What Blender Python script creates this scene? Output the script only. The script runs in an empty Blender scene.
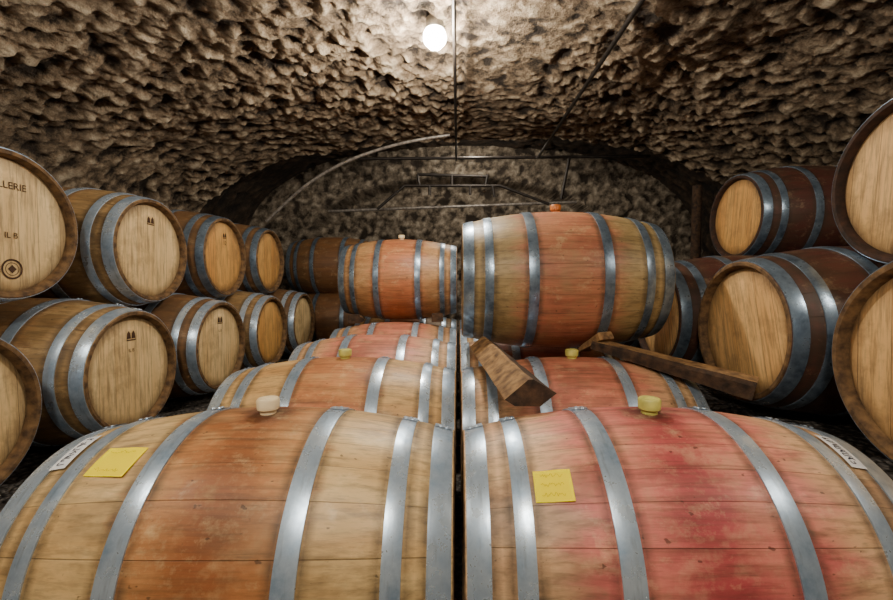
import bpy, math, random
from mathutils import Vector, noise, Matrix
random.seed(7)
CZ=1.04; FP=420.0
def S(r,g,b):
    def f(c):
        c/=255.0
        return c/12.92 if c<=0.04045 else ((c+0.055)/1.055)**2.4
    return (f(r),f(g),f(b),1)
COL=bpy.context.scene.collection
def link(o):
    COL.objects.link(o); return o
def mesh_obj(name,verts,faces,mats=(),smooth=True,parent=None,angle=None):
    me=bpy.data.meshes.new(name); me.from_pydata(verts,[],faces); me.update()
    for m in mats: me.materials.append(m)
    if smooth:
        for p in me.polygons: p.use_smooth=True
        if angle: me.set_sharp_from_angle(angle=angle)
    o=bpy.data.objects.new(name,me); link(o)
    if parent: o.parent=parent
    return o
# ---------------------------------------------------------------- node helpers
class NT:
    def __init__(s,name):
        s.m=bpy.data.materials.new(name); s.m.use_nodes=True
        s.t=s.m.node_tree; s.t.nodes.clear()
        s.out=s.t.nodes.new('ShaderNodeOutputMaterial')
        s.b=s.t.nodes.new('ShaderNodeBsdfPrincipled')
        s.t.links.new(s.b.outputs[0],s.out.inputs[0])
        s.tc=s.t.nodes.new('ShaderNodeTexCoord')
    def n(s,t,**k):
        x=s.t.nodes.new(t)
        for a,v in k.items(): setattr(x,a,v)
        return x
    def put(s,sock,v):
        if hasattr(v,'is_linked'): s.t.links.new(v,sock)
        else: sock.default_value=v
    def M(s,op,a,b=None,c=None):
        x=s.n('ShaderNodeMath',operation=op); s.put(x.inputs[0],a)
        if b is not None: s.put(x.inputs[1],b)
        if c is not None: s.put(x.inputs[2],c)
        return x.outputs[0]
    def mix(s,f,a,b,bt='MIX'):
        x=s.n('ShaderNodeMix',data_type='RGBA',blend_type=bt); s.put(x.inputs[0],f); s.put(x.inputs[6],a); s.put(x.inputs[7],b)
        return x.outputs[2]
    def mr(s,v,a,b,c=0.0,d=1.0,smooth=False):
        x=s.n('ShaderNodeMapRange')
        if smooth: x.interpolation_type='SMOOTHSTEP'
        s.put(x.inputs[0],v); x.inputs[1].default_value=a; x.inputs[2].default_value=b; x.inputs[3].default_value=c; x.inputs[4].default_value=d
        return x.outputs[0]
    def noise(s,scale=(1,1,1),sc=1.0,det=4,rough=.55,loc=(0,0,0)):
        mp=s.n('ShaderNodeMapping'); s.t.links.new(s.tc.outputs['Object'],mp.inputs[0])
        mp.inputs['Scale'].default_value=scale; mp.inputs['Location'].default_value=loc
        x=s.n('ShaderNodeTexNoise'); s.t.links.new(mp.outputs[0],x.inputs['Vector'])
        x.inputs['Scale'].default_value=sc; x.inputs['Detail'].default_value=det; x.inputs['Roughness'].default_value=rough
        return x.outputs[0]
    def bump(s,h,st=.3,d=.01):
        x=s.n('ShaderNodeBump'); s.put(x.inputs['Height'],h); x.inputs['Strength'].default_value=st; x.inputs['Distance'].default_value=d
        s.t.links.new(x.outputs[0],s.b.inputs['Normal'])
    def col(s,c): s.put(s.b.inputs['Base Color'],c)

def simple(name,c,rough=.6,metal=0,c2=None,sc=20,bump=0,spec=None):
    a=NT(name)
    if c2 is None: c2=tuple(x*.7 for x in c[:3])+(1,)
    n=a.noise(sc=sc)
    a.col(a.mix(a.mr(n,.35,.65),c,c2)); a.b.inputs['Roughness'].default_value=rough; a.b.inputs['Metallic'].default_value=metal
    if spec is not None: a.b.inputs['Specular IOR Level'].default_value=spec
    if bump: a.bump(n,bump)
    return a.m

def stave_mat(name,base,alt,stain,amt=.9,w=.165,seed=0.0,rough=.45,grime=.55,soft=.05,run=None):
    a=NT(name)
    sp=a.n('ShaderNodeSeparateXYZ'); a.t.links.new(a.tc.outputs['Object'],sp.inputs[0]); X,Y,Z=sp.outputs
    ang=a.M('ARCTAN2',Y,Z)
    k=a.M('ADD',a.M('MULTIPLY',ang,26/(2*math.pi)),13.0+.5)
    k=a.M('ADD',k,a.M('MULTIPLY',a.M('SINE',a.M('ADD',a.M('MULTIPLY',ang,4.0),seed)),.3))
    oi=a.n('ShaderNodeObjectInfo')
    wn=a.n('ShaderNodeTexWhiteNoise',noise_dimensions='1D')
    a.put(wn.inputs['W'],a.M('ADD',a.M('FLOOR',k),a.M('MULTIPLY',oi.outputs['Random'],97.0)))
    sv=wn.outputs[0]
    edge=a.M('ABSOLUTE',a.M('SUBTRACT',a.M('FRACT',k),.5))
    seam=a.mr(edge,.487,.497)
    loc=(seed*3.1,seed*1.7,seed)
    g1=a.noise((5,75,75),1,5,.6,loc); g2=a.noise((1.8,22,22),1,5,.6,loc); bl=a.noise((3,5,5),1,5,.65,loc); wt=a.noise((9,11,11),1,7,.75,(seed,3,5))
    fine=a.noise((14,160,160),1,3,.6,loc)
    f=a.M('ADD',a.M('MULTIPLY',a.mr(g2,.35,.65),.55),a.M('MULTIPLY',sv,.45))
    c=a.mix(f,base,alt)
    ax=a.M('ADD',a.M('ABSOLUTE',X),a.M('MULTIPLY',a.M('SUBTRACT',g2,.5),.22))
    mask=a.mr(ax,w,w+soft,1,0,True)
    mask=a.M('MULTIPLY',mask,a.M('MULTIPLY',a.mr(a.M('ADD',bl,a.M('MULTIPLY',sv,.25)),.38,.68,.45,1.0),amt))
    st2=a.mix(a.M('MULTIPLY',sv,.7),stain,a.mix(.4,stain,base))
    st2=a.mix(a.mr(g2,.45,.7,0,.45),st2,tuple(q*.5 for q in stain[:3])+(1,))
    c=a.mix(mask,c,st2)
    if run:
        rr=a.M('ADD',a.M('ABSOLUTE',X),a.M('MULTIPLY',a.M('SUBTRACT',wt,.5),.22))
        c=a.mix(a.mr(rr,.01,.12,.7,0,True),c,run)
        d=a.M('SQRT',a.M('ADD',a.M('MULTIPLY',X,X),a.M('MULTIPLY',Y,Y)))
        d=a.M('ADD',d,a.M('MULTIPLY',a.M('SUBTRACT',wt,.5),.10))
        d=a.M('ADD',d,a.M('MULTIPLY',a.M('LESS_THAN',Z,0.0),1.0))
        c=a.mix(a.mr(d,.02,.09,.8,0,True),c,(.05,.018,.015,1))
    c=a.mix(a.mr(wt,.52,.68,0,.4),c,a.mix(.4,base,S(106,86,62)))
    c=a.mix(a.mr(wt,.30,.46,.5,0),c,a.mix(.5,base,S(248,222,172)))
    c=a.mix(a.mr(g1,.46,.68,0,.48),c,(.07,.042,.022,1))
    c=a.mix(a.mr(fine,.55,.75,0,.35),c,(.05,.03,.015,1))
    c=a.mix(a.mr(bl,.50,.70,0,grime),c,(.075,.05,.03,1))
    dots=a.noise((40,60,60),1,2,.5,(7,seed,3))
    c=a.mix(a.mr(dots,.70,.74,0,.65),c,(.03,.015,.01,1))
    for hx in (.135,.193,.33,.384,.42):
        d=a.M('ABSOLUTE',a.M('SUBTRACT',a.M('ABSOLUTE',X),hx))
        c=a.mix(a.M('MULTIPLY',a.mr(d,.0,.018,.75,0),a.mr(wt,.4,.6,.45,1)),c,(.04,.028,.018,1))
    c=a.mix(a.M('MULTIPLY',seam,.55),c,(.03,.016,.008,1))
    a.col(c); a.put(a.b.inputs['Roughness'],a.mr(wt,.3,.7,rough-.1,rough+.15))
    h=a.M('SUBTRACT',a.M('MULTIPLY',g1,.4),seam)
    a.bump(h,.55,.003)
    return a.m

def head_mat(name,base,alt,seed=0.0):
    a=NT(name)
    sp=a.n('ShaderNodeSeparateXYZ'); a.t.links.new(a.tc.outputs['Object'],sp.inputs[0]); X,Y,Z=sp.outputs
    oi=a.n('ShaderNodeObjectInfo')
    k=a.M('ADD',a.M('DIVIDE',Y,.088),20.3)
    k=a.M('ADD',k,a.M('MULTIPLY',a.M('SINE',a.M('MULTIPLY',Y,11.0)),.25))
    wn=a.n('ShaderNodeTexWhiteNoise',noise_dimensions='1D'); a.put(wn.inputs['W'],a.M('ADD',a.M('FLOOR',k),a.M('MULTIPLY',oi.outputs['Random'],57.0)))
    edge=a.M('ABSOLUTE',a.M('SUBTRACT',a.M('FRACT',k),.5)); seam=a.mr(edge,.480,.494)
    g1=a.noise((1,95,7),1,6,.65,(seed,seed,0)); g2=a.noise((1,26,2),1,5,.6,(0,seed,seed)); wt=a.noise((8,8,8),1,6,.7,(seed,1,2))
    c=a.mix(a.M('ADD',a.M('MULTIPLY',a.mr(g2,.35,.65),.5),a.M('MULTIPLY',wn.outputs[0],.5)),base,alt)
    c=a.mix(a.mr(g1,.46,.66,0,.6),c,(.12,.075,.038,1))
    c=a.mix(a.mr(wt,.5,.7,0,.5),c,S(126,100,68))
    r=a.M('SQRT',a.M('ADD',a.M('MULTIPLY',Y,Y),a.M('MULTIPLY',Z,Z)))
    c=a.mix(a.mr(a.M('ADD',r,a.M('MULTIPLY',wt,.07)),.235,.295,0,.8),c,(.07,.038,.02,1))
    c=a.mix(a.M('MULTIPLY',seam,.6),c,(.05,.028,.012,1))
    a.col(c); a.b.inputs['Roughness'].default_value=.6
    a.bump(a.M('SUBTRACT',a.M('MULTIPLY',g1,.4),seam),.4,.003)
    return a.m

def hoop_mat(name,c1,c2,metal=.75,rough=.38):
    a=NT(name)
    n=a.noise((12,12,12),1,5,.65); n2=a.noise((90,14,14),1,4)
    c=a.mix(a.mr(n,.38,.66),c1,c2); c=a.mix(a.mr(n2,.54,.75,0,.4),c,(.10,.13,.17,1))
    a.col(c); a.b.inputs['Metallic'].default_value=metal
    a.put(a.b.inputs['Roughness'],a.mr(n,.3,.7,rough-.08,rough+.14)); a.bump(n2,.12,.002)
    return a.m

# ---------------------------------------------------------------- barrel mesh
L=.95; RB=.345; RH=.282
def rad(x): 
    t=abs(x)/(L/2); return RB-(RB-RH)*(t**2.05)
def build_barrel_mesh():
    V=[];F=[];MI=[]
    N=112
    def lathe(prof,mi,closed=False):
        b=len(V)
        for (x,r) in prof:
            for j in range(N):
                t=2*math.pi*j/N; V.append((x,r*math.sin(t),r*math.cos(t)))
        P=len(prof)
        for i in range(P-1):
            for j in range(N):
                j2=(j+1)%N
                F.append((b+i*N+j,b+i*N+j2,b+(i+1)*N+j2,b+(i+1)*N+j)); MI.append(mi)
    xs=[-L/2+L*i/40 for i in range(41)]
    lathe([(x,rad(x)) for x in xs],0)
    for s in (-1,1):
        e=s*L/2
        pr=[(e,RH),(e+s*.003,RH-.004),(e+s*.002,RH-.016),(e-s*.012,RH-.024),(e-s*.03,RH-.025)]
        lathe(pr,3)
        xh=e-s*.03
        rr=[RH-.025,RH-.04,.12]
        lathe([(xh,rr[0]),(xh+s*.006,rr[1]),(xh+s*.006,rr[2])],2)
        c=len(V); V.append((xh+s*.006,0,0)); base=c-N
        for j in range(N): F.append((base+j,base+(j+1)%N,c)); MI.append(2)
    hoops=[(.424,.472),(.338,.376),(.142,.186)]
    for s in (-1,1):
        for (a_,b_) in hoops:
            n=4; top=[];bot=[]
            for i in range(n+1):
                x=a_+(b_-a_)*i/n
                top.append((s*x,rad(x)+.0045)); bot.append((s*x,rad(x)-.002))
            pr=[bot[0],(top[0][0],top[0][1]-.001)]+top[1:-1]+[(top[-1][0],top[-1][1]-.001),bot[-1]]
            lathe(pr,1)
            for k,th in enumerate((.16,.24)):
                for xr in ((a_+b_)/2-.008,(a_+b_)/2+.008) if k==0 else ((a_+b_)/2,):
                    r0=rad(xr)+.0045; b=len(V); x=s*xr
                    M=8
                    for (q,hh) in ((.0065,0),(.005,.003),(.0,.0045)):
                        for m in range(M):
                            ph=2*math.pi*m/M
                            dx=q*math.cos(ph); dt=q*math.sin(ph)/r0
                            V.append((x+dx,(r0+hh)*math.sin(th+dt),(r0+hh)*math.cos(th+dt)))
                    for i in range(2):
                        for m in range(M):
                            F.append((b+i*M+m,b+i*M+(m+1)%M,b+(i+1)*M+(m+1)%M,b+(i+1)*M+m)); MI.append(1)
            b=len(V); n2=5
            for i in range(n2+1):
                th=.12+.16*i/n2
                for q,off in ((a_+.001,.0055),(b_-.001,.0055)):
                    V.append((s*q,(rad(q)+off+.001)*math.sin(th),(rad(q)+off+.001)*math.cos(th)))
            for i in range(n2): F.append((b+2*i,b+2*i+1,b+2*i+3,b+2*i+2)); MI.append(1)
    me=bpy.data.meshes.new('wine_barrel'); me.from_pydata(V,[],F); me.update()
    for i,p in enumerate(me.polygons): p.material_index=MI[i]; p.use_smooth=True
    import bmesh
    bm=bmesh.new(); bm.from_mesh(me)
    bmesh.ops.remove_doubles(bm,verts=bm.verts,dist=.00005)
    bmesh.ops.recalc_face_normals(bm,faces=bm.faces); bm.to_mesh(me); bm.free()
    me.set_sharp_from_angle(angle=math.radians(35))
    return me
BM=build_barrel_mesh()
for i in range(4): BM.materials.append(None)

hoopA=hoop_mat('galvanised_steel',S(208,226,244),S(150,174,200),.64,.28)
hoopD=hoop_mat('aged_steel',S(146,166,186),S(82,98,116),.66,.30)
chA=simple('chime_wood',S(128,98,62),.8,0,S(68,48,30),30,.3)
chD=simple('chime_dark_wood',S(70,44,30),.8,0,S(34,22,16),30,.3)
mF_L=stave_mat('oak_amber_stain',S(224,194,138),S(196,156,100),S(178,102,48),1,.145,1.3,run=S(122,58,26))
mF_R=stave_mat('oak_wine_stain',S(230,194,150),S(212,160,116),S(212,90,96),1,.20,2.1,soft=.13,run=S(156,30,56))
mR_a=stave_mat('oak_reddish',S(222,184,124),S(190,142,86),S(182,92,50),.95,.15,3.3)
mR_b=stave_mat('oak_pinkish',S(222,184,138),S(194,140,100),S(204,104,90),.95,.20,4.4,soft=.15)
mT_R=stave_mat('oak_olive_red',S(180,156,108),S(142,118,74),S(186,100,78),.95,.16,5.7,.45,.5,soft=.12)
mT_L=stave_mat('oak_orange_red',S(196,152,102),S(158,108,68),S(188,98,62),.9,.15,6.2,soft=.1)
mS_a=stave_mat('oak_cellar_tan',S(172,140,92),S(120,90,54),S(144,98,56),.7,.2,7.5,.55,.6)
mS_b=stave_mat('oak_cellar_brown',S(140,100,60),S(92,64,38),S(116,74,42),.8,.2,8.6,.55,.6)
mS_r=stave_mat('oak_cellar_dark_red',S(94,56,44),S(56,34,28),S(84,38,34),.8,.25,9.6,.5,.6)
hdL=head_mat('head_oak_pale',S(240,214,162),S(214,180,124),1)
hdO=head_mat('head_oak_golden',S(228,178,104),S(200,142,74),2)
hdR=head_mat('head_oak_amber',S(236,196,134),S(208,158,94),3)

bungM={'cream':simple('silicone_cream',S(238,220,182),.45,0,S(224,200,156)),'green':simple('silicone_lime',S(208,202,104),.45),'or':simple('silicone_amber',S(205,120,50),.45)}
def barrel(xc,y,z,mats,roll=0.0,yaw=0.0,bung=None):
    o=bpy.data.objects.new('wine_barrel',BM); link(o)
    o.location=(xc,y,z); o.rotation_euler=(roll,0,yaw)
    for i,m in enumerate(mats):
        o.material_slots[i].link='OBJECT'; o.material_slots[i].material=m
    if bung:
        V=[];F=[];N=28
        pr=[(.020,-.01),(.020,.006),(.027,.012),(.028,.034),(.025,.038),(.014,.0385),(.012,.036)]
        for r,h in pr:
            for j in range(N):
                t=2*math.pi*j/N; V.append((r*math.cos(t),r*math.sin(t),RB+h))
        for i in range(len(pr)-1):
            for j in range(N): F.append((i*N+j,i*N+(j+1)%N,(i+1)*N+(j+1)%N,(i+1)*N+j))
        F.append(tuple((len(pr)-1)*N+j for j in range(N)))
        mesh_obj('bung',V,F,[bungM[bung]],True,o,math.radians(40))
    return o

def surf(x,ang,off): 
    r=rad(x)+off; return (x,r*math.sin(ang),r*math.cos(ang))
def patch(o,name,xc,ang,w,h,rot,mat,off=.003,n=10,curl=0.0):
    V=[];F=[]
    for i in range(n+1):
        for j in range(n+1):
            u=(i/n-.5)*w; v=(j/n-.5)*h
            uu=u*math.cos(rot)-v*math.sin(rot); vv=u*math.sin(rot)+v*math.cos(rot)
            c=curl*max(0,(u/w+v/h))**3 if curl else 0
            V.append(surf(xc+uu,ang-vv/RB,off+c+.0006*math.sin(u*90)*(1 if curl else 0)))
    for i in range(n):
        for j in range(n):
            a=i*(n+1)+j; F.append((a,a+1,a+n+2,a+n+1))
    return mesh_obj(name,V,F,[mat],True,o)
def strokes(o,name,xc,ang,rot,lines,mat,wd=.0012,off=.0045):
    V=[];F=[]
    for ln in lines:
        for k in range(len(ln)-1):
            (u0,v0),(u1,v1)=ln[k],ln[k+1]
            dx,dy=u1-u0,v1-v0; l=math.hypot(dx,dy) or 1; nx,ny=-dy/l*wd,dx/l*wd
            b=len(V)
            for (u,v) in ((u0+nx,v0+ny),(u1+nx,v1+ny),(u1-nx,v1-ny),(u0-nx,v0-ny)):
                uu=u*math.cos(rot)-v*math.sin(rot); vv=u*math.sin(rot)+v*math.cos(rot)
                V.append(surf(xc+uu,ang-vv/RB,off))
            F.append((b,b+1,b+2,b+3))
    return mesh_obj(name,V,F,[mat],False,o)
def scribble(w,h,n,seed):
    rnd=random.Random(seed); out=[]
    for i in range(n):
        v=h*(.3-.6*i/max(1,n-1)); u=-w*.34; ln=[]
        while u<w*.30:
            ln.append((u,v+rnd.uniform(-1,1)*h*.06)); u+=w*.03*rnd.uniform(.6,1.3)
        out.append(ln)
    return out
def glyphs(w,h,seed,n=9):
    rnd=random.Random(seed); out=[]
    for i in range(n):
        u=-w/2+w*(i+.2)/n; g=w/n*.6
        P=[(u,-h/2),(u,h/2),(u+g,h/2),(u+g,0),(u,0),(u+g,-h/2)]
        k=rnd.sample(range(6),4); out.append([P[q] for q in sorted(k)])
    return out

FRONT0=1.06; PITCH=.735
rows=[FRONT0+PITCH*i for i in range(5)]
ZF=.35
XL=-.486; XR=.490
fl=barrel(XL,rows[0],ZF,[mF_L,hoopA,hdL,chA],0,0,'cream')
fr=barrel(XR,rows[0],ZF,[mF_R,hoopA,hdL,chA],0,0,'green')
barrel(XL,rows[1],ZF,[mR_a,hoopA,hdL,chA],0,0,'green')
barrel(XR,rows[1],ZF,[mR_b,hoopA,hdL,chA],0,0,'green')
barrel(XL,rows[2],ZF,[mR_b,hoopA,hdL,chA],.0,0)
barrel(XR,rows[2],ZF,[mR_b,hoopA,hdL,chA],.5)
barrel(XL,rows[3],ZF,[mR_b,hoopA,hdL,chA],.3)
barrel(XR,rows[3],ZF,[mR_a,hoopA,hdL,chA],.7)
barrel(XL,rows[4],ZF,[mR_a,hoopA,hdL,chA],.2)
barrel(XR,rows[4],ZF,[mR_b,hoopA,hdL,chA],.7)
tr=barrel(.497,(rows[1]+rows[2])/2,CZ-.012,[mT_R,hoopD,hdL,chA],0,0,'or')
tl=barrel(-.485,(rows[3]+rows[4])/2,CZ-.015,[mT_L,hoopD,hdL,chA],0,0,'cream')

YEL=simple('yellow_paper',(1,.84,0,1),.95,0,(1,.80,0,1),8,spec=0.0)
WHT=simple('white_label',S(236,239,242),.5,0,S(218,222,228),8)
INK=simple('ink',S(30,30,60),.7); PEN=simple('pencil',(.66,.50,.0,1),.9,spec=0.0)
patch(fl,'paper_note',-.265,-.50,.100,.078,.12,YEL,curl=.004)
strokes(fl,'note_writing',-.265,-.50,.12,scribble(.1,.08,2,3),PEN,.0004,.0062)
patch(fr,'paper_note',-.290,-.665,.078,.072,.02,YEL,curl=.004)
strokes(fr,'note_writing',-.290,-.665,.02,scribble(.075,.07,3,5),PEN,.0004,.0062)
patch(fl,'printed_label',-.404,-.34,.040,.12,.0,WHT,off=.0062)
strokes(fl,'label_print',-.404,-.34,math.pi/2,glyphs(.10,.018,2,8),INK,.0013,.0072)
patch(fr,'printed_label',.403,-.33,.040,.12,.0,WHT,off=.0062)
strokes(fr,'label_print',.403,-.33,math.pi/2,glyphs(.10,.018,4,8),INK,.0013,.0072)

BRN=simple('branded_wood',S(70,44,26),.8)
def head_text(o,txt,u,v,size,side=1):
    cu=bpy.data.curves.new('t','FONT'); cu.body=txt; cu.size=size; cu.align_x='CENTER'
    t=bpy.data.objects.new('t',cu); link(t); bpy.context.view_layer.update()
    me=bpy.data.meshes.new_from_object(t); bpy.data.objects.remove(t)
    xh=side*(L/2-.022)
    for w in me.vertices: w.co=Vector((xh,side*(w.co.x+u),w.co.y+v))
    me.materials.clear(); me.materials.append(BRN)
    q=bpy.data.objects.new('branded_lettering',me); link(q); q.parent=o
def head_mark(o,u,v,r,side=1):
    xh=side*(L/2-.022); V=[];F=[]
    def ring(cu,cv,r0,r1,n=24,st=0):
        b=len(V)
        for j in range(n):
            t=2*math.pi*j/n+st
            for rr in (r0,r1): V.append((xh,side*(cu+rr*math.cos(t)),cv+rr*math.sin(t)))
        for j in range(n):
            k=(j+1)%n; F.append((b+2*j,b+2*j+1,b+2*k+1,b+2*k))
    ring(u,v,r*.82,r); ring(u,v,r*.0,r*.42,4,math.pi/2); ring(u,v+r*.0,r*.58,r*.64)
    mesh_obj('branded_stamp',V,F,[BRN],False,o)
def head_peaks(o,u,v,r,side=1):
    xh=side*(L/2-.022); V=[];F=[]
    for d in (-.5,.5):
        b=len(V)
        for (a,c) in ((-.45,-.6),(.45,-.6),(.32,.3),(0,.75),(-.32,.3)): V.append((xh,side*(u+r*(d+a)),v+r*c))
        F.append(tuple(range(b,b+5)))
    b=len(V)
    for (a,c) in ((-1,-.95),(1,-.95),(1,-.75),(-1,-.75)): V.append((xh,side*(u+r*a),v+r*c))
    F.append(tuple(range(b,b+4)))
    mesh_obj('branded_stamp',V,F,[BRN],False,o)
ups=[1.62,2.38,3.12,3.86]; lows=[1.24,1.98,2.72,3.46,4.18]
ZU=CZ+.155; ZL=CZ-.44
for i,y in enumerate(ups):
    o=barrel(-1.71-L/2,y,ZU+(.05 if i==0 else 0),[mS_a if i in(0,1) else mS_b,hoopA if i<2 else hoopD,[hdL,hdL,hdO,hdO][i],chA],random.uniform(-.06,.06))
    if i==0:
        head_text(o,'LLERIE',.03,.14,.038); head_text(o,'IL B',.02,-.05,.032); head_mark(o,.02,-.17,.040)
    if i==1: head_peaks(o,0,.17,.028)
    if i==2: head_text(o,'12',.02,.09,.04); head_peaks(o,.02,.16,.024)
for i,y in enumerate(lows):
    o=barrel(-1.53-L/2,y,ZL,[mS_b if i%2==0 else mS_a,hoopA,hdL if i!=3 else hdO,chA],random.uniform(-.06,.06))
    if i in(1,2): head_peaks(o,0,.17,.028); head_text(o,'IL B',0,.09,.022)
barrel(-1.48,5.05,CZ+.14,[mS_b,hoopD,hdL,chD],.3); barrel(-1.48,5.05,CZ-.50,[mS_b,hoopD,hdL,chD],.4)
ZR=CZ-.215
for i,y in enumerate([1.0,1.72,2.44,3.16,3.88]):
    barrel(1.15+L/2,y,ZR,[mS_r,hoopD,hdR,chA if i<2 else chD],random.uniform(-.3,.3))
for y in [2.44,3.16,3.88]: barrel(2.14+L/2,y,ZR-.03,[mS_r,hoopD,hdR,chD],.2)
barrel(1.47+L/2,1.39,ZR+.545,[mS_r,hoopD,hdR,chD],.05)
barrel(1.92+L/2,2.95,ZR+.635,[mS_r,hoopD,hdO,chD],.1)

# wooden chocks -------------------------------------------------
WD=simple('chock_wood',S(164,128,82),.75,0,S(94,68,44),26,.5)
WDD=simple('chock_bark_dark',S(80,58,40),.9,0,S(36,26,20),30,.8)
def prism(name,A,B,wA,hA,wB,hB,mat,mat2,tri=False):
    A=Vector(A);B=Vector(B); d=(B-A).normalized(); side=d.cross(Vector((0,0,1))).normalized(); up=side.cross(d)
    V=[];F=[];n=8
    for i in range(n+1):
        t=i/n; P=A.lerp(B,t); w=wA+(wB-wA)*t; h=hA+(hB-hA)*t
        pts=[(-w/2,0),(w/2,0),(w*.5,h*.75),(w*.44,h),(-w*.44,h),(-w*.5,h*.75)] if not tri else [(-w*.2,0),(w*.3,0),(w*.5,h*.3),(w*.05,h),(-w*.05,h),(-w*.5,h*.45)]
        for (a,c) in pts:
            q=P+side*a+up*c; q+=Vector((noise.noise(q*17),noise.noise(q*17+Vector((5,0,0))),noise.noise(q*17+Vector((0,5,0)))))*.004
            V.append(q)
    m=6; mi=[]
    for i in range(n):
        for j in range(m):
            F.append((i*m+j,i*m+(j+1)%m,(i+1)*m+(j+1)%m,(i+1)*m+j)); mi.append(0 if (tri and j in (2,3)) or (not tri and j in (3,4)) else 1)
    F.append(tuple(range(m))[::-1]); mi.append(0); F.append(tuple(n*m+j for j in range(m))); mi.append(1)
    o=mesh_obj(name,V,F,[mat,mat2],False)
    for i,p in enumerate(o.data.polygons): p.material_index=mi[i]
    return o
prism('wooden_chock',(.115,1.90,CZ-.334),(.205,1.17,CZ-.362),.12,.068,.15,.075,WD,WDD,True)
prism('wooden_chock',(.62,1.90,CZ-.315),(1.09,1.53,CZ-.438),.10,.035,.13,.068,WD,WDD)
prism('wooden_chock',(.60,1.985,CZ-.35),(.665,1.86,CZ-.272),.07,.018,.09,.035,simple('fresh_cut_wood',S(212,170,110),.7),WD)
prism('wooden_chock',(-.16,3.42,CZ-.338),(-.16,3.22,CZ-.338),.07,.02,.09,.07,WD,WDD)
prism('wooden_chock',(-.80,3.42,CZ-.348),(-.80,3.22,CZ-.348),.07,.02,.09,.07,WD,WDD)

# ---------------------------------------------------------------- room shell
XC=.2; HW=3.15; ZC=1.45; EX=2.6
def prof(hw,zc,n):
    pts=[]
    K=3000
    for i in range(K+1):
        t=math.pi*(1-i/K); c=math.cos(t); s_=math.sin(t)
        pts.append((XC+hw*math.copysign(abs(c)**(2/EX),c),CZ+zc*abs(s_)**(2/EX)))
    acc=[0]
    for i in range(K): acc.append(acc[-1]+math.hypot(pts[i+1][0]-pts[i][0],pts[i+1][1]-pts[i][1]))
    out=[];k=0
    for i in range(n+1):
        d=acc[-1]*i/n
        while k<K-1 and acc[k+1]<d: k+=1
        f=(d-acc[k])/max(1e-9,acc[k+1]-acc[k]); f=min(1,max(0,f))
        out.append((pts[k][0]+(pts[k+1][0]-pts[k][0])*f,pts[k][1]+(pts[k+1][1]-pts[k][1])*f))
    return out
def rough(p,amp=1.0):
    n1=noise.noise(p*1.2); w=Vector((noise.noise(p*9),noise.noise(p*9+Vector((9,0,0))),noise.noise(p*9+Vector((0,9,0)))))*.05
    q=p+w
    a=noise.fractal(q*9.5,.75,2.1,6)
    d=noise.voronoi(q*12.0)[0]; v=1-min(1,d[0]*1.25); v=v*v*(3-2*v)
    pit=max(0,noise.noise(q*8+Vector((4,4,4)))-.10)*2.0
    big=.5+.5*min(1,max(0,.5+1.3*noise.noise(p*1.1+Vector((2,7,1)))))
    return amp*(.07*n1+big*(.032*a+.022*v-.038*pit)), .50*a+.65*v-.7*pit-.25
def grid(name,P,nu,nv,mat,amp=1.0):
    V=[];A=[]
    for i in range(nu+1):
        for j in range(nv+1):
            p,nr,am=P(i,j)
            h,c=rough(p,am); V.append(p+nr*h); A.append(c)
    F=[(i*(nv+1)+j,i*(nv+1)+j+1,(i+1)*(nv+1)+j+1,(i+1)*(nv+1)+j) for i in range(nu) for j in range(nv)]
    o=mesh_obj(name,V,F,[mat]); at=o.data.attributes.new('cav','FLOAT','POINT'); at.data.foreach_set('value',A)
    return o
def rock_mat(name,light,mid,dark):
    a=NT(name)
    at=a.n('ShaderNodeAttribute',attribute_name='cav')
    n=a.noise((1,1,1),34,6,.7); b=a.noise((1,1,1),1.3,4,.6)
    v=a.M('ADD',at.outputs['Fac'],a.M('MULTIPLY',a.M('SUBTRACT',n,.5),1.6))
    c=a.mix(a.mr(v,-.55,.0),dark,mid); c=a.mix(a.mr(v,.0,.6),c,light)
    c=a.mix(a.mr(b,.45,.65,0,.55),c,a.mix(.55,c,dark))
    a.col(c); a.b.inputs['Roughness'].default_value=.92
    n2=a.noise((1,1,1),70,4,.6); a.bump(a.M('ADD',n,a.M('MULTIPLY',n2,.5)),1.0,.022)
    return a.m
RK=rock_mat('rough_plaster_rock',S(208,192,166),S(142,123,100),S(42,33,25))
RK2=rock_mat('rear_stone',S(184,172,154),S(126,114,98),S(48,40,32))
RK3=rock_mat('dark_brown_rock',S(92,72,54),S(58,46,34),S(24,18,13))  # plain dark brown tones for the rear ceiling and trim
def vault(name,hw,zc,ys,n,mat,am=1.0):
    pr=prof(hw,zc,n); nr=[]
    for i in range(n+1):
        a=pr[max(0,i-1)]; b=pr[min(n,i+1)]
        t=Vector((b[0]-a[0],0,b[1]-a[1])).normalized(); nr.append(Vector((t.z,0,-t.x)))
    def P(i,j):
        x,z=pr[i]
        k=am
        if x>.05 and z>CZ+1: k*=.35+.65*min(1,max(0,(x-.5-.15*math.sin(ys[j]*3))/.3))
        return Vector((x,ys[j],z)),nr[i],k
    return grid(name,P,n,len(ys)-1,mat)
LIP=4.50
ys=[-2.2+.08*i for i in range(41)]+[1.08+.0138*i for i in range(int((LIP-1.08)/.0138)+2)]
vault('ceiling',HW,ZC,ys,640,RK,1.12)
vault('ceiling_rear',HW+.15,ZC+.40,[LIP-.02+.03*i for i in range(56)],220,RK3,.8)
prA=prof(HW,ZC,120); prB=prof(HW+.35,ZC+.6,120)
V=[];F=[]
for i in range(121): V.append((prA[i][0],ys[-1],prA[i][1]+(.12 if prA[i][1]>CZ+.9 else 0))); V.append((prB[i][0],ys[-1]+.01,prB[i][1]))
F=[(2*i,2*i+1,2*i+3,2*i+2) for i in range(120)]
mesh_obj('trim_1',V,F,[RK3],False)
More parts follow.
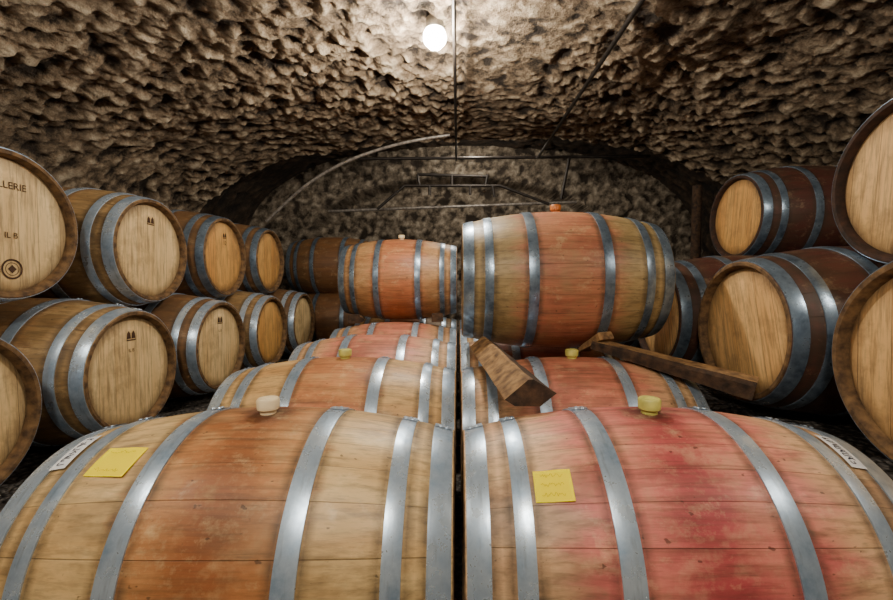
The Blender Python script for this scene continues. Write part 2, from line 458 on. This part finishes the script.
def sidewall(name,x,sgn):
    ny=150; nz=30
    def P(i,j): return Vector((x,-2.2+8.4*i/ny,-.05+(CZ+.08)*j/nz)),Vector((sgn,0,0)),.8
    return grid(name,P,ny,nz,RK)
sidewall('wall_left',XC-HW,1); sidewall('wall_right',XC+HW,-1)
BY=6.0
def sm(a,b,x):
    t=min(1,max(0,(x-a)/(b-a))); return t*t*(3-2*t)
def PB(i,j):
    x=XC-3.5+7.0*i/320; z=-.1+3.2*j/160
    u=(x-.0)/2.1; zt=CZ+.55+.86*math.sqrt(max(0,1-u*u)) if abs(u)<1 else 0
    y=BY+.35*sm(-.03,.03,zt-z)
    return Vector((x,y,z)),Vector((0,-1,0)),.7
grid('wall_back',PB,320,160,RK2)
def PW(i,j): return Vector((XC-3.5+7.0*i/60,-2.1,-.1+3.1*j/30)),Vector((0,1,0)),.6
grid('wall_front',PW,60,30,RK)
GR=NT('gravel')
vo=GR.n('ShaderNodeTexVoronoi'); GR.t.links.new(GR.tc.outputs['Object'],vo.inputs['Vector']); vo.inputs['Scale'].default_value=38
gc=GR.mix(GR.mr(vo.outputs['Distance'],.1,.6),S(134,128,122),S(30,28,26)); gc=GR.mix(GR.M('MULTIPLY',GR.noise(sc=30),.7),gc,S(86,78,72))
GR.col(gc); GR.b.inputs['Roughness'].default_value=.85; GR.bump(GR.M('SUBTRACT',1.0,vo.outputs['Distance']),1,.03)
V=[];nx=260;ny=280
for i in range(nx+1):
    for j in range(ny+1):
        x=XC-3.5+7.0*i/nx; y=-2.2+8.8*j/ny
        z=max((ZL-.347)*sm(-1.0,-1.45,x) if x<-1.0 else 0,(ZR-.347)*sm(1.00,1.16,x) if x>1 else 0, .19*sm(4.5,4.7,y))
        z+=.012*noise.noise(Vector((x,y,0))*11)+.006*noise.noise(Vector((x,y,0))*40)-.012
        V.append((x,y,z))
F=[(i*(ny+1)+j,(i+1)*(ny+1)+j,(i+1)*(ny+1)+j+1,i*(ny+1)+j+1) for i in range(nx) for j in range(ny)]
mesh_obj('floor',V,F,[GR.m])

# ---------------------------------------------------------------- pipes & conduits
PIPE=simple('dark_conduit',S(52,46,42),.5,.4,S(30,27,25),30); GPIPE=simple('grey_conduit',S(160,154,146),.45,.3,S(106,100,96),30)
def px(x,y,D): return ((x-458)*D/386, D*1.088, CZ+(278-y)*D/386)
def tube(name,pts,r,mat,parent=None,nurbs=False):
    cu=bpy.data.curves.new(name,'CURVE'); cu.dimensions='3D'; cu.bevel_depth=r; cu.bevel_resolution=3; cu.use_fill_caps=True
    s=cu.splines.new('NURBS' if nurbs else 'POLY'); s.points.add(len(pts)-1)
    for i,p in enumerate(pts): s.points[i].co=(*p,1)
    if nurbs: s.use_endpoint_u=True; s.order_u=3
    cu.materials.append(mat)
    o=bpy.data.objects.new(name,cu); link(o)
    if parent: o.parent=parent
    return o
zc=CZ+1.345
tube('ceiling_conduit',[(-.02,-2,zc),(-.02,4.3,zc),(-.02,4.45,zc-.02),(-.02,4.7,zc-.05)],.011,PIPE)
tube('ceiling_conduit',[(.90,-2,zc+.01),(.90,4.8,zc+.01),(.90,4.9,zc+.04)],.014,PIPE)
tube('ceiling_conduit',[(-1.15,4.9,zc+.02),(2.2,4.9,zc+.05)],.017,PIPE)
tube('ceiling_conduit',[px(450,138,3.55),px(425,141,3.55),px(385,150,3.6),px(345,164,3.65),px(312,183,3.7),px(288,203,3.75),px(268,222,3.8)],.014,GPIPE,None,True)
tube('wall_pipe',[px(330,212,5.2),px(575,203,5.2)],.018,GPIPE)
e=bpy.data.objects.new('metal_rail_frame',None); link(e)
for a,b in (((405,187),(500,187)),((420,187),(418,176)),((485,187),(487,176)),((405,187),(378,210)),((500,187),(548,205)),((418,176),(487,178)),((452,187),(452,176)),((430,187),(430,196)),((470,187),(470,196)),((492,187),(494,198))):
    tube('bar',[px(*a,4.9),px(*b,4.9)],.018,PIPE,e)
tube('wall_post',[(2.6,4.62,0),(2.6,4.62,CZ+1.0)],.05,WDD)
tube('ceiling_brace',[px(560,200,4.7),px(568,158,4.7)],.018,PIPE)

# ---------------------------------------------------------------- lamps
GL=NT('lamp_glass'); GL.b.inputs['Base Color'].default_value=(1,.95,.85,1); GL.b.inputs['Emission Color'].default_value=(1,.93,.80,1); GL.b.inputs['Emission Strength'].default_value=130
nn=GL.noise(sc=10); GL.put(GL.b.inputs['Roughness'],GL.mr(nn,0,1,.2,.3))
MET=simple('lamp_metal',S(150,145,135),.4,.8)
def lamp(x,y,z,power,size=.05,col=(1,.90,.75)):
    e=bpy.data.objects.new('ceiling_lamp',None); e.location=(x,y,z); e.scale=(.75,.75,.75); link(e)
    V=[];F=[];N=32
    pr=[(0.0,.12),(.065,.12),(.07,.05),(.064,.04),(.05,.035),(0,.035)]
    for r,h in pr:
        for j in range(N):
            t=2*math.pi*j/N; V.append((r*math.cos(t),r*math.sin(t),h))
    for i in range(len(pr)-1):
        for j in range(N): F.append((i*N+j,i*N+(j+1)%N,(i+1)*N+(j+1)%N,(i+1)*N+j))
    mesh_obj('base',V,F,[MET],True,e,math.radians(40))
    V=[];F=[]
    for i in range(17):
        ph=-.6+(math.pi/2+.6)*i/16
        for j in range(N):
            t=2*math.pi*j/N; V.append((.085*math.cos(ph)*math.cos(t),.085*math.cos(ph)*math.sin(t),-.01-.085*math.sin(ph)))
    for i in range(16):
        for j in range(N): F.append((i*N+j,i*N+(j+1)%N,(i+1)*N+(j+1)%N,(i+1)*N+j))
    mesh_obj('glass_dome',V,F,[GL.m],True,e)
    for k in range(3):
        t=math.pi*k/3; tube('cage_wire',[(.098*math.cos(q)*math.cos(t),.098*math.cos(q)*math.sin(t),.0-.10*math.sin(q)) for q in [math.pi*w/10 for w in range(11)]],.0018,MET,e)
    ld=bpy.data.lights.new('bulb','POINT'); ld.energy=power; ld.color=col; ld.shadow_soft_size=size
    lo=bpy.data.objects.new('bulb',ld); lo.location=(0,0,-.16); link(lo); lo.parent=e
    return e
zl=CZ+1.35
lamp(-.13,2.42,zl,78,.03)
lamp(-.2,-.50,zl-.04,98,.10)
lamp(-1.7,.2,zl-.14,22,.08)  # unseen left lamp, added to even out the lighting
lamp(2.0,.2,zl-.14,22,.08)  # unseen right lamp, added to even out the lighting
lamp(.2,LIP+.32,CZ+1.72,30,.04)  # added lamp, hidden above the lip to light the back wall

w=bpy.data.worlds.new('cellar_ambient'); bpy.context.scene.world=w; w.use_nodes=True
w.node_tree.nodes['Background'].inputs[0].default_value=(1,.9,.8,1); w.node_tree.nodes['Background'].inputs[1].default_value=.05

cam=bpy.data.cameras.new('camera'); co=bpy.data.objects.new('camera',cam); link(co)
cam.sensor_width=36; cam.lens=36*FP/893; cam.clip_start=.02
co.location=(0,0,CZ); co.rotation_euler=(math.radians(90-3.0),0,0)
cam.shift_x=-11.5/893
bpy.context.scene.camera=co
